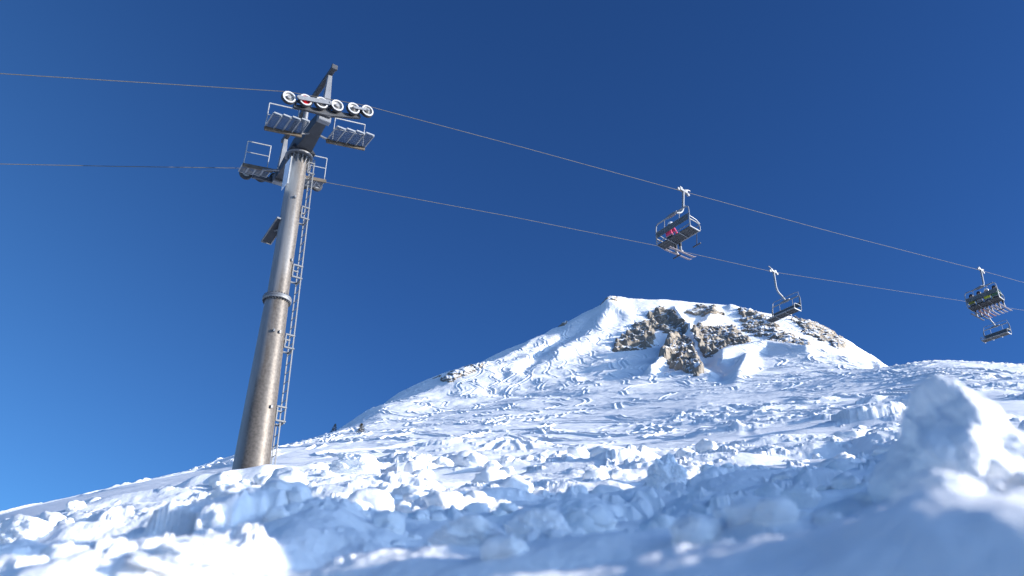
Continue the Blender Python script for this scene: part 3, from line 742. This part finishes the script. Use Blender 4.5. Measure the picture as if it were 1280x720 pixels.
# ------------------------------------------------------------------ seated skiers: one continuous body each
def body_mesh():
    bm = bmesh.new(); V = []; lay = bm.verts.layers.skin.verify()
    def v(p, r, parent=None):
        q = bm.verts.new(p); q[lay].radius = (r, r) if not isinstance(r, tuple) else r; q[lay].use_root = parent is None
        if parent: bm.edges.new((parent, q))
        return q
    pel = v((0, 0, .11), (.165, .13)); sp = v((0, -.02, .30), (.165, .125), pel); ch = v((0, -.01, .50), (.185, .135), sp)
    nk = v((0, .02, .63), .07, ch); hd = v((0, .05, .74), (.085, .10), nk); v((0, .05, .85), (.075, .09), hd)
    for s in (-1, 1):
        sh = v((s*.18, 0, .535), .075, ch); el = v((s*.25, .12, .31), .058, sh); wr = v((s*.15, .34, .30), .042, el); hn = v((s*.12, .41, .30), .045, wr); v((s*.09, .46, .27), .030, hn); v((s*.085, .40, .335), .018, hn)
        hp = v((s*.10, .06, .09), .10, pel); kn = v((s*.13, .46, .10), .075, hp); an = v((s*.13, .52, -.30), .062, kn); he = v((s*.13, .52, -.385), .062, an); v((s*.135, .68, -.40), .05, he)
    me = bpy.data.meshes.new('person_body'); bm.to_mesh(me); bm.free()
    o = bpy.data.objects.new('person_body', me); col.objects.link(o)
    o.modifiers.new('skin', 'SKIN'); sb = o.modifiers.new('sub', 'SUBSURF'); sb.levels = 2; sb.render_levels = 2
    dg = bpy.context.evaluated_depsgraph_get(); out = bpy.data.meshes.new_from_object(o.evaluated_get(dg))
    bpy.data.objects.remove(o)
    return out
BODY = body_mesh()
def person(chair, x, jacket, trousers, helmet, ski, label, skilabel):
    Mw = chair.matrix_basis.copy()
    p = empty('person', (0, 0, 0)); p.matrix_basis = Mw@Matrix.Translation((x, -.40, -2.67))
    tag(p, label, 'skier', 'skiers riding the chairlift')
    me = BODY.copy(); me.materials.clear()
    for mm in (jacket, trousers, M_boot, M_glove, M_skin): me.materials.append(mm)
    for f in me.polygons:
        c = f.center
        f.material_index = 4 if c.z > .60 else 2 if c.z < -.22 else 3 if (c.y > .37 and c.z > .22 and abs(c.x) < .19) else 1 if (c.z < .17) else 0
    me.polygons.foreach_set('use_smooth', [True]*len(me.polygons))
    b = bpy.data.objects.new('body', me); col.objects.link(b); b.parent = p
    h = MB().lathe((0, .03, .76), (0, .12, 1), [(.128, -.03), (.135, .02), (.130, .08), (.105, .13), (.06, .16), (.0, .168)], 20)
    h.add([Vector((a*.095, .13, zz)) for a in (-1, 1) for zz in (.845, .86)], [(0, 1, 3, 2)]); h.build('helmet', helmet, p)
    MB().tube([(-.085, .115, .775), (-.045, .150, .775), (.045, .150, .775), (.085, .115, .775)], .032, 8).build('goggles', M_goggle, p)
    MB().tube([(-.02, .145, .73), (0, .165, .725), (.02, .145, .73)], .014, 6).build('nose', M_skin, p)
    k = empty('pair_of_skis', (0, 0, 0)); k.matrix_basis = p.matrix_basis@Matrix.Translation((0, .58, -.455))@Matrix.Rotation(R(8), 4, 'X')
    tag(k, skilabel, 'skis', 'skis worn on the chairlift')
    for s in (-1, 1):
        m_ = MB(); n = 14; vs = []
        for i in range(n+1):
            u = i/n; y = -.72+1.62*u; hw = .043+.014*abs(2*u-1)**2 if u < .93 else .045*(1-u)/.07+.008
            z = .0+(.10*((u-.88)/.12)**2 if u > .88 else 0)
            vs += [(s*.13-hw, y, z), (s*.13+hw, y, z), (s*.13+hw, y, z+.016), (s*.13-hw, y, z+.016)]
        fs = [(i*4+a, i*4+(a+1) % 4, i*4+4+(a+1) % 4, i*4+4+a) for i in range(n) for a in range(4)]+[(3, 2, 1, 0), (n*4, n*4+1, n*4+2, n*4+3)]
        m_.add(vs, fs); so_ = m_.build('ski', ski, k)
        for yy in (.14, -.16): MB().box((s*.13, yy, .032), (.06, .10, .035)).build('binding', M_black, so_)
    return p
def at_t(pts, q, px):
    """point of a rope polyline seen at image column px"""
    best = None
    for a, b in zip(pts, pts[1:]):
        for i in range(200):
            p = a.lerp(b, i/200); d = p.y*CP+p.z*SP
            if d < 1: continue
            e = abs(640+FPX*p.x/d-px)
            if best is None or e < best[0]: best = (e, p)
    return best[1]
def copy_tree(o, parent=None):
    c = o.copy(); col.objects.link(c); c.parent = parent
    for ch in list(o.children): copy_tree(ch, c)
    return c
UP_RZ = math.atan2(-UX, UY)
c0 = make_chair()
G = 'chairs hanging from the haul ropes'
chairs = []
for i, (pts, q, px, rz, tilt) in enumerate([(rn, Qn, 854, UP_RZ, -9), (rf, Qf, 967, UP_RZ+math.pi, 1), (rn, Qn, 1226, UP_RZ, -11), (rf, Qf, 1231, UP_RZ+math.pi, 1)]):
    c = c0 if i == 0 else copy_tree(c0); c.location = at_t(pts, q, px); c.rotation_euler = (R(tilt), 0, rz); chairs.append(c)
bpy.context.view_layer.update()
for c in list(chairs): safety_bar(c, c in (chairs[0], chairs[2]))
tag(chairs[0], 'nearest grey chair hanging over the mountain with one pink jacketed rider', 'lift chair', G)
tag(chairs[1], 'empty chair hanging just above the summit ridge on the farther rope', 'lift chair', G)
tag(chairs[2], 'fully loaded chair on the nearer rope at the right edge', 'lift chair', G)
tag(chairs[3], 'empty chair hanging below the fully loaded one', 'lift chair', G)
person(chairs[0], -.36, M_pink, M_black, M_helmet_w, M_ski_w, 'skier in pink jacket and white helmet riding alone on the nearest chair', 'pale skis on the lone rider in pink')
for x, j, tr, h_, sk, l1, l2 in ((-.72, M_olive, M_black, M_helmet_k, M_ski_k, 'skier in olive jacket at the left end of the loaded chair', 'dark skis at the left end of the loaded chair'),
    (-.24, M_greyc, M_black, M_helmet_k, M_ski_o, 'skier in grey beside the one in olive on the loaded chair', 'orange skis second from the left on the loaded chair'),
    (.24, M_yellow, M_navy, M_helmet_w, M_ski_w, 'skier in yellow green jacket and white helmet on the loaded chair', 'pale skis on the skier in the yellow green jacket'),
    (.72, M_green, M_black, M_helmet_k, M_ski_w, 'skier in dark green at the right end of the loaded chair', 'pale skis at the right end of the loaded chair')):
    person(chairs[2], x, j, tr, h_, sk, l1, l2)
# ------------------------------------------------------------------ named clumps, small clods, the two little conifers
CL = [
 ('snow_mound', 1198, 578, 142, 186, 2.75, 1, 'largest rounded snow mound in the right foreground', 1.0),
 ('snow_clump', 1168, 628, 110, 66, 1.75, 2, 'blurred lit clump of snow in front of the big right mound', 1.0),
 ('snow_clump', 1216, 578, 34, 36, 2.2, 3, 'small round snow lump between the big right mound and the blurred clump', 1.0),
 ('snow_clump', 832, 600, 54, 60, 8.0, 4, 'tall snow lump standing in the middle of the slope', 1.0),
 ('snow_clump', 672, 668, 80, 60, 3.3, 5, 'round blurred snow clump at the bottom centre', 1.0),
 ('snow_clump', 585, 668, 90, 40, 3.4, 6, 'long low snow clump left of the round one at the bottom centre', 1.0),
 ('snow_clump', 735, 692, 80, 40, 2.8, 7, 'flat sunlit snow clump at the bottom edge right of centre', 1.0),
 ('snow_clump', 276, 652, 52, 40, 7.0, 8, 'sunlit boulder shaped snow clump on the left slope', 1.0),
 ('snow_clump', 325, 655, 32, 30, 6.5, 9, 'small pointed snow clump right of the boulder shaped one', 1.0),
 ('snow_clump', 372, 680, 80, 60, 4.6, 10, 'broad stepped snow clump in the left foreground', 1.0),
 ('snow_clump', 36, 676, 70, 36, 7.0, 11, 'sunlit snow clump at the left edge of the slope', 1.0),
 ('snow_clump', 235, 706, 150, 44, 3.2, 12, 'wide blurred snow clump along the bottom left edge', 1.0),
 ('snow_clump', 445, 584, 66, 34, 19, 13, 'sunlit snow block right of the pylon foot', 1.0),
 ('snow_clump', 364, 622, 36, 28, 12, 14, 'sunlit snow block in front of the pylon ladder', 1.0),
 ('snow_clump', 945, 596, 44, 26, 9, 15, 'rounded snow clump in the shade left of the big right mound', 1.0),
 ('snow_clump', 1002, 622, 46, 26, 4.5, 16, 'small lit snow clump at the edge of the right foreground shade', 1.0),
]
for n_, px, py, w_, h_, r_, sd_, lb, dp in CL:
    big = n_ == 'snow_mound'
    blob(n_, px, py, w_, h_, r_, 300+sd_*20, lb, dp, rough=.5 if big else .35 if r_ < 2.9 else .9, skirt=.5 if big else 0, lobes=((.75, -.4, -.25, .25, .12), (-.55, -.6, .1, -.14, .10), (-.1, -.5, .85, .08, .10), (.35, -.75, .35, .16, .07), (-.75, -.4, -.4, .15, .15), (.55, -.1, .75, -.12, .15)) if big else (), group=None if n_ == 'snow_mound' else 'big snow clumps on the slope')

rng = np.random.default_rng(5)
bm = bmesh.new(); bmesh.ops.create_icosphere(bm, subdivisions=3, radius=1)
SV = np.array([v.co[:] for v in bm.verts]); SF = [[v.index for v in f.verts] for f in bm.faces]; bm.free()
n = 900
aa = rng.uniform(R(-36), R(37), n); rr = np.exp(rng.uniform(math.log(2.4), math.log(24), n))
dens = fbm(rr*np.sin(aa)*.5, rr*np.cos(aa)*.5, 3, 2)+rng.normal(0, .2, n) > .02
aa = aa[dens]; rr = rr[dens]; zz = height(aa, rr)
allv = []; allf = []; kk = 0
for i in range(len(aa)):
    s = (.010+.028*rng.random()**2.2)*rr[i]**.75
    P = SV*(1+.28*gn(SV[:, 0]*1.5+i*3.1, SV[:, 1]*1.5+SV[:, 2], 401)+.22*gn(SV[:, 1]*3+i, SV[:, 2]*3+SV[:, 0], 402)+.08*gn(SV[:, 0]*7+i, SV[:, 2]*7, 403))[:, None]
    a = rng.random()*6.28; ca, sa = math.cos(a), math.sin(a)
    P = P*np.array([s*(1+.5*rng.random()), s, s*(.6+.35*rng.random())]); P = np.stack([P[:, 0]*ca-P[:, 1]*sa, P[:, 0]*sa+P[:, 1]*ca, P[:, 2]], -1)
    allv.append(P+np.array([rr[i]*math.sin(aa[i]), rr[i]*math.cos(aa[i]), zz[i]+s*.25])); allf += [[q+kk for q in f] for f in SF]; kk += len(SV)
me = bpy.data.meshes.new('snow_clods'); me.from_pydata(np.concatenate(allv).tolist(), [], allf); me.update(); me.polygons.foreach_set('use_smooth', [True]*len(me.polygons)); me.materials.append(M_snow)
o = bpy.data.objects.new('snow_clods', me); col.objects.link(o); tag(o, 'small loose clods of snow strewn over the slope', 'snow clods', kind='stuff')

def conifer(px, py, hgt, mt, seed, label, lean=0.0):
    az, r, p = locate(px, py, rmin=90, rmax=200); x, y = r*math.sin(az), r*math.cos(az)
    t = empty('conifer', (x, y, ground_at(x, y)-.1)); tag(t, label, 'tree', 'small conifers on the slope')
    rg = random.Random(seed)
    MB().tube([(0, 0, -.3), (lean*.3, 0, hgt*.5), (lean*.7, 0, hgt*.97)], [.07, .05, .012], 8).build('trunk', M_bark, t)
    m_ = MB()
    for k in range(620):
        u = rg.random()**1.25; z = hgt*(.06+.94*u); rad = hgt*(.36*(1-u)**.75+.02)*(.35+.65*rg.random()**.5)*(1+.35*math.sin(k % 7*.9+u*9)); a = rg.random()*6.283
        c = Vector((math.cos(a)*rad+lean*.7*u, math.sin(a)*rad, z-rad*.18)); d = Vector((math.cos(a), math.sin(a), rg.uniform(-.35, .35))).normalized(); s_ = d.cross(Vector((rg.uniform(-.3, .3), rg.uniform(-.3, .3), 1))).normalized()
        L = hgt*rg.uniform(.05, .11); w_ = L*.32
        m_.add([c-d*L*.5, c+s_*w_, c+d*L*.6, c-s_*w_, c+Vector((0, 0, w_*.5))], [(0, 1, 4), (1, 2, 4), (2, 3, 4), (3, 0, 4), (0, 3, 2, 1)])
    m_.build('crown', mt, t)
conifer(451, 542, 2.0, M_needle2, 3, 'brownish bushy little conifer on the left end of the slope')
conifer(417, 538, 1.75, M_needle, 8, 'dark little conifer leaning at the skyline', .35)
# ------------------------------------------------------------------ sky, sun, render settings
SUN_AZ, SUN_EL = R(102), R(12.8)      # azimuth clockwise from the view direction
SKY_ANTI, SKY_MID, SKY_SIDE, SKY_SUN = (.8, .95, 1.05, 1), (.45, .77, 1.05, 1), (.28, .54, .92, 1), (8.2, 7.0, 6.0, 1)
w = bpy.data.worlds.new('World'); sc.world = w; w.use_nodes = True
nt = w.node_tree; bg = nt.nodes['Background']
sky = nt.nodes.new('ShaderNodeTexSky'); sky.sky_type = 'NISHITA'; sky.sun_disc = False
sky.sun_elevation = SUN_EL; sky.sun_rotation = SUN_AZ
sky.altitude = 2200; sky.air_density = 1.0; sky.dust_density = .5; sky.ozone_density = 3.0
tc = nt.nodes.new('ShaderNodeTexCoord'); dt = nt.nodes.new('ShaderNodeVectorMath'); dt.operation = 'DOT_PRODUCT'
dt.inputs[1].default_value = (math.sin(SUN_AZ)*math.cos(SUN_EL), math.cos(SUN_AZ)*math.cos(SUN_EL), math.sin(SUN_EL))
nt.links.new(tc.outputs['Generated'], dt.inputs[0])
rp = nt.nodes.new('ShaderNodeValToRGB'); mr = nt.nodes.new('ShaderNodeMapRange'); mr.inputs['From Min'].default_value = -1; mr.inputs['From Max'].default_value = 1
nt.links.new(dt.outputs['Value'], mr.inputs['Value']); nt.links.new(mr.outputs[0], rp.inputs['Fac'])
e = rp.color_ramp.elements               # deep polarised blue across from the sun, unseen sun side boosted to lighten shade
e[0].position = 0; e[0].color = SKY_ANTI; e[1].position = 1; e[1].color = SKY_SUN
for p_, c_ in ((.16, SKY_MID), (.38, (.32, .60, .99, 1)), (.80, SKY_SIDE)):
    k_ = e.new(p_); k_.color = c_
hs = nt.nodes.new('ShaderNodeMix'); hs.data_type = 'RGBA'; hs.blend_type = 'MULTIPLY'; hs.inputs[0].default_value = 1
nt.links.new(sky.outputs[0], hs.inputs[6]); nt.links.new(rp.outputs['Color'], hs.inputs[7]); nt.links.new(hs.outputs[2], bg.inputs['Color'])
bg.inputs['Strength'].default_value = .095
sd = bpy.data.lights.new('sun', 'SUN'); sd.energy = 4.7; sd.angle = R(.53); sd.color = (1, .93, .84)
so = bpy.data.objects.new('sun', sd); col.objects.link(so)
dv = Vector((math.sin(SUN_AZ)*math.cos(SUN_EL), math.cos(SUN_AZ)*math.cos(SUN_EL), math.sin(SUN_EL)))
so.rotation_euler = dv.to_track_quat('Z', 'Y').to_euler(); so.location = (60, 10, 60)
vs = sc.view_settings; vs.view_transform = 'Standard'; vs.look = 'None'; vs.gamma = 1; vs.use_curve_mapping = False
vs.exposure = 0.78
sc.render.engine = 'CYCLES'
cy = sc.cycles; cy.use_denoising = True; cy.max_bounces = 8; cy.diffuse_bounces = 6; cy.glossy_bounces = 3
cy.use_adaptive_sampling = True; cy.adaptive_threshold = .012
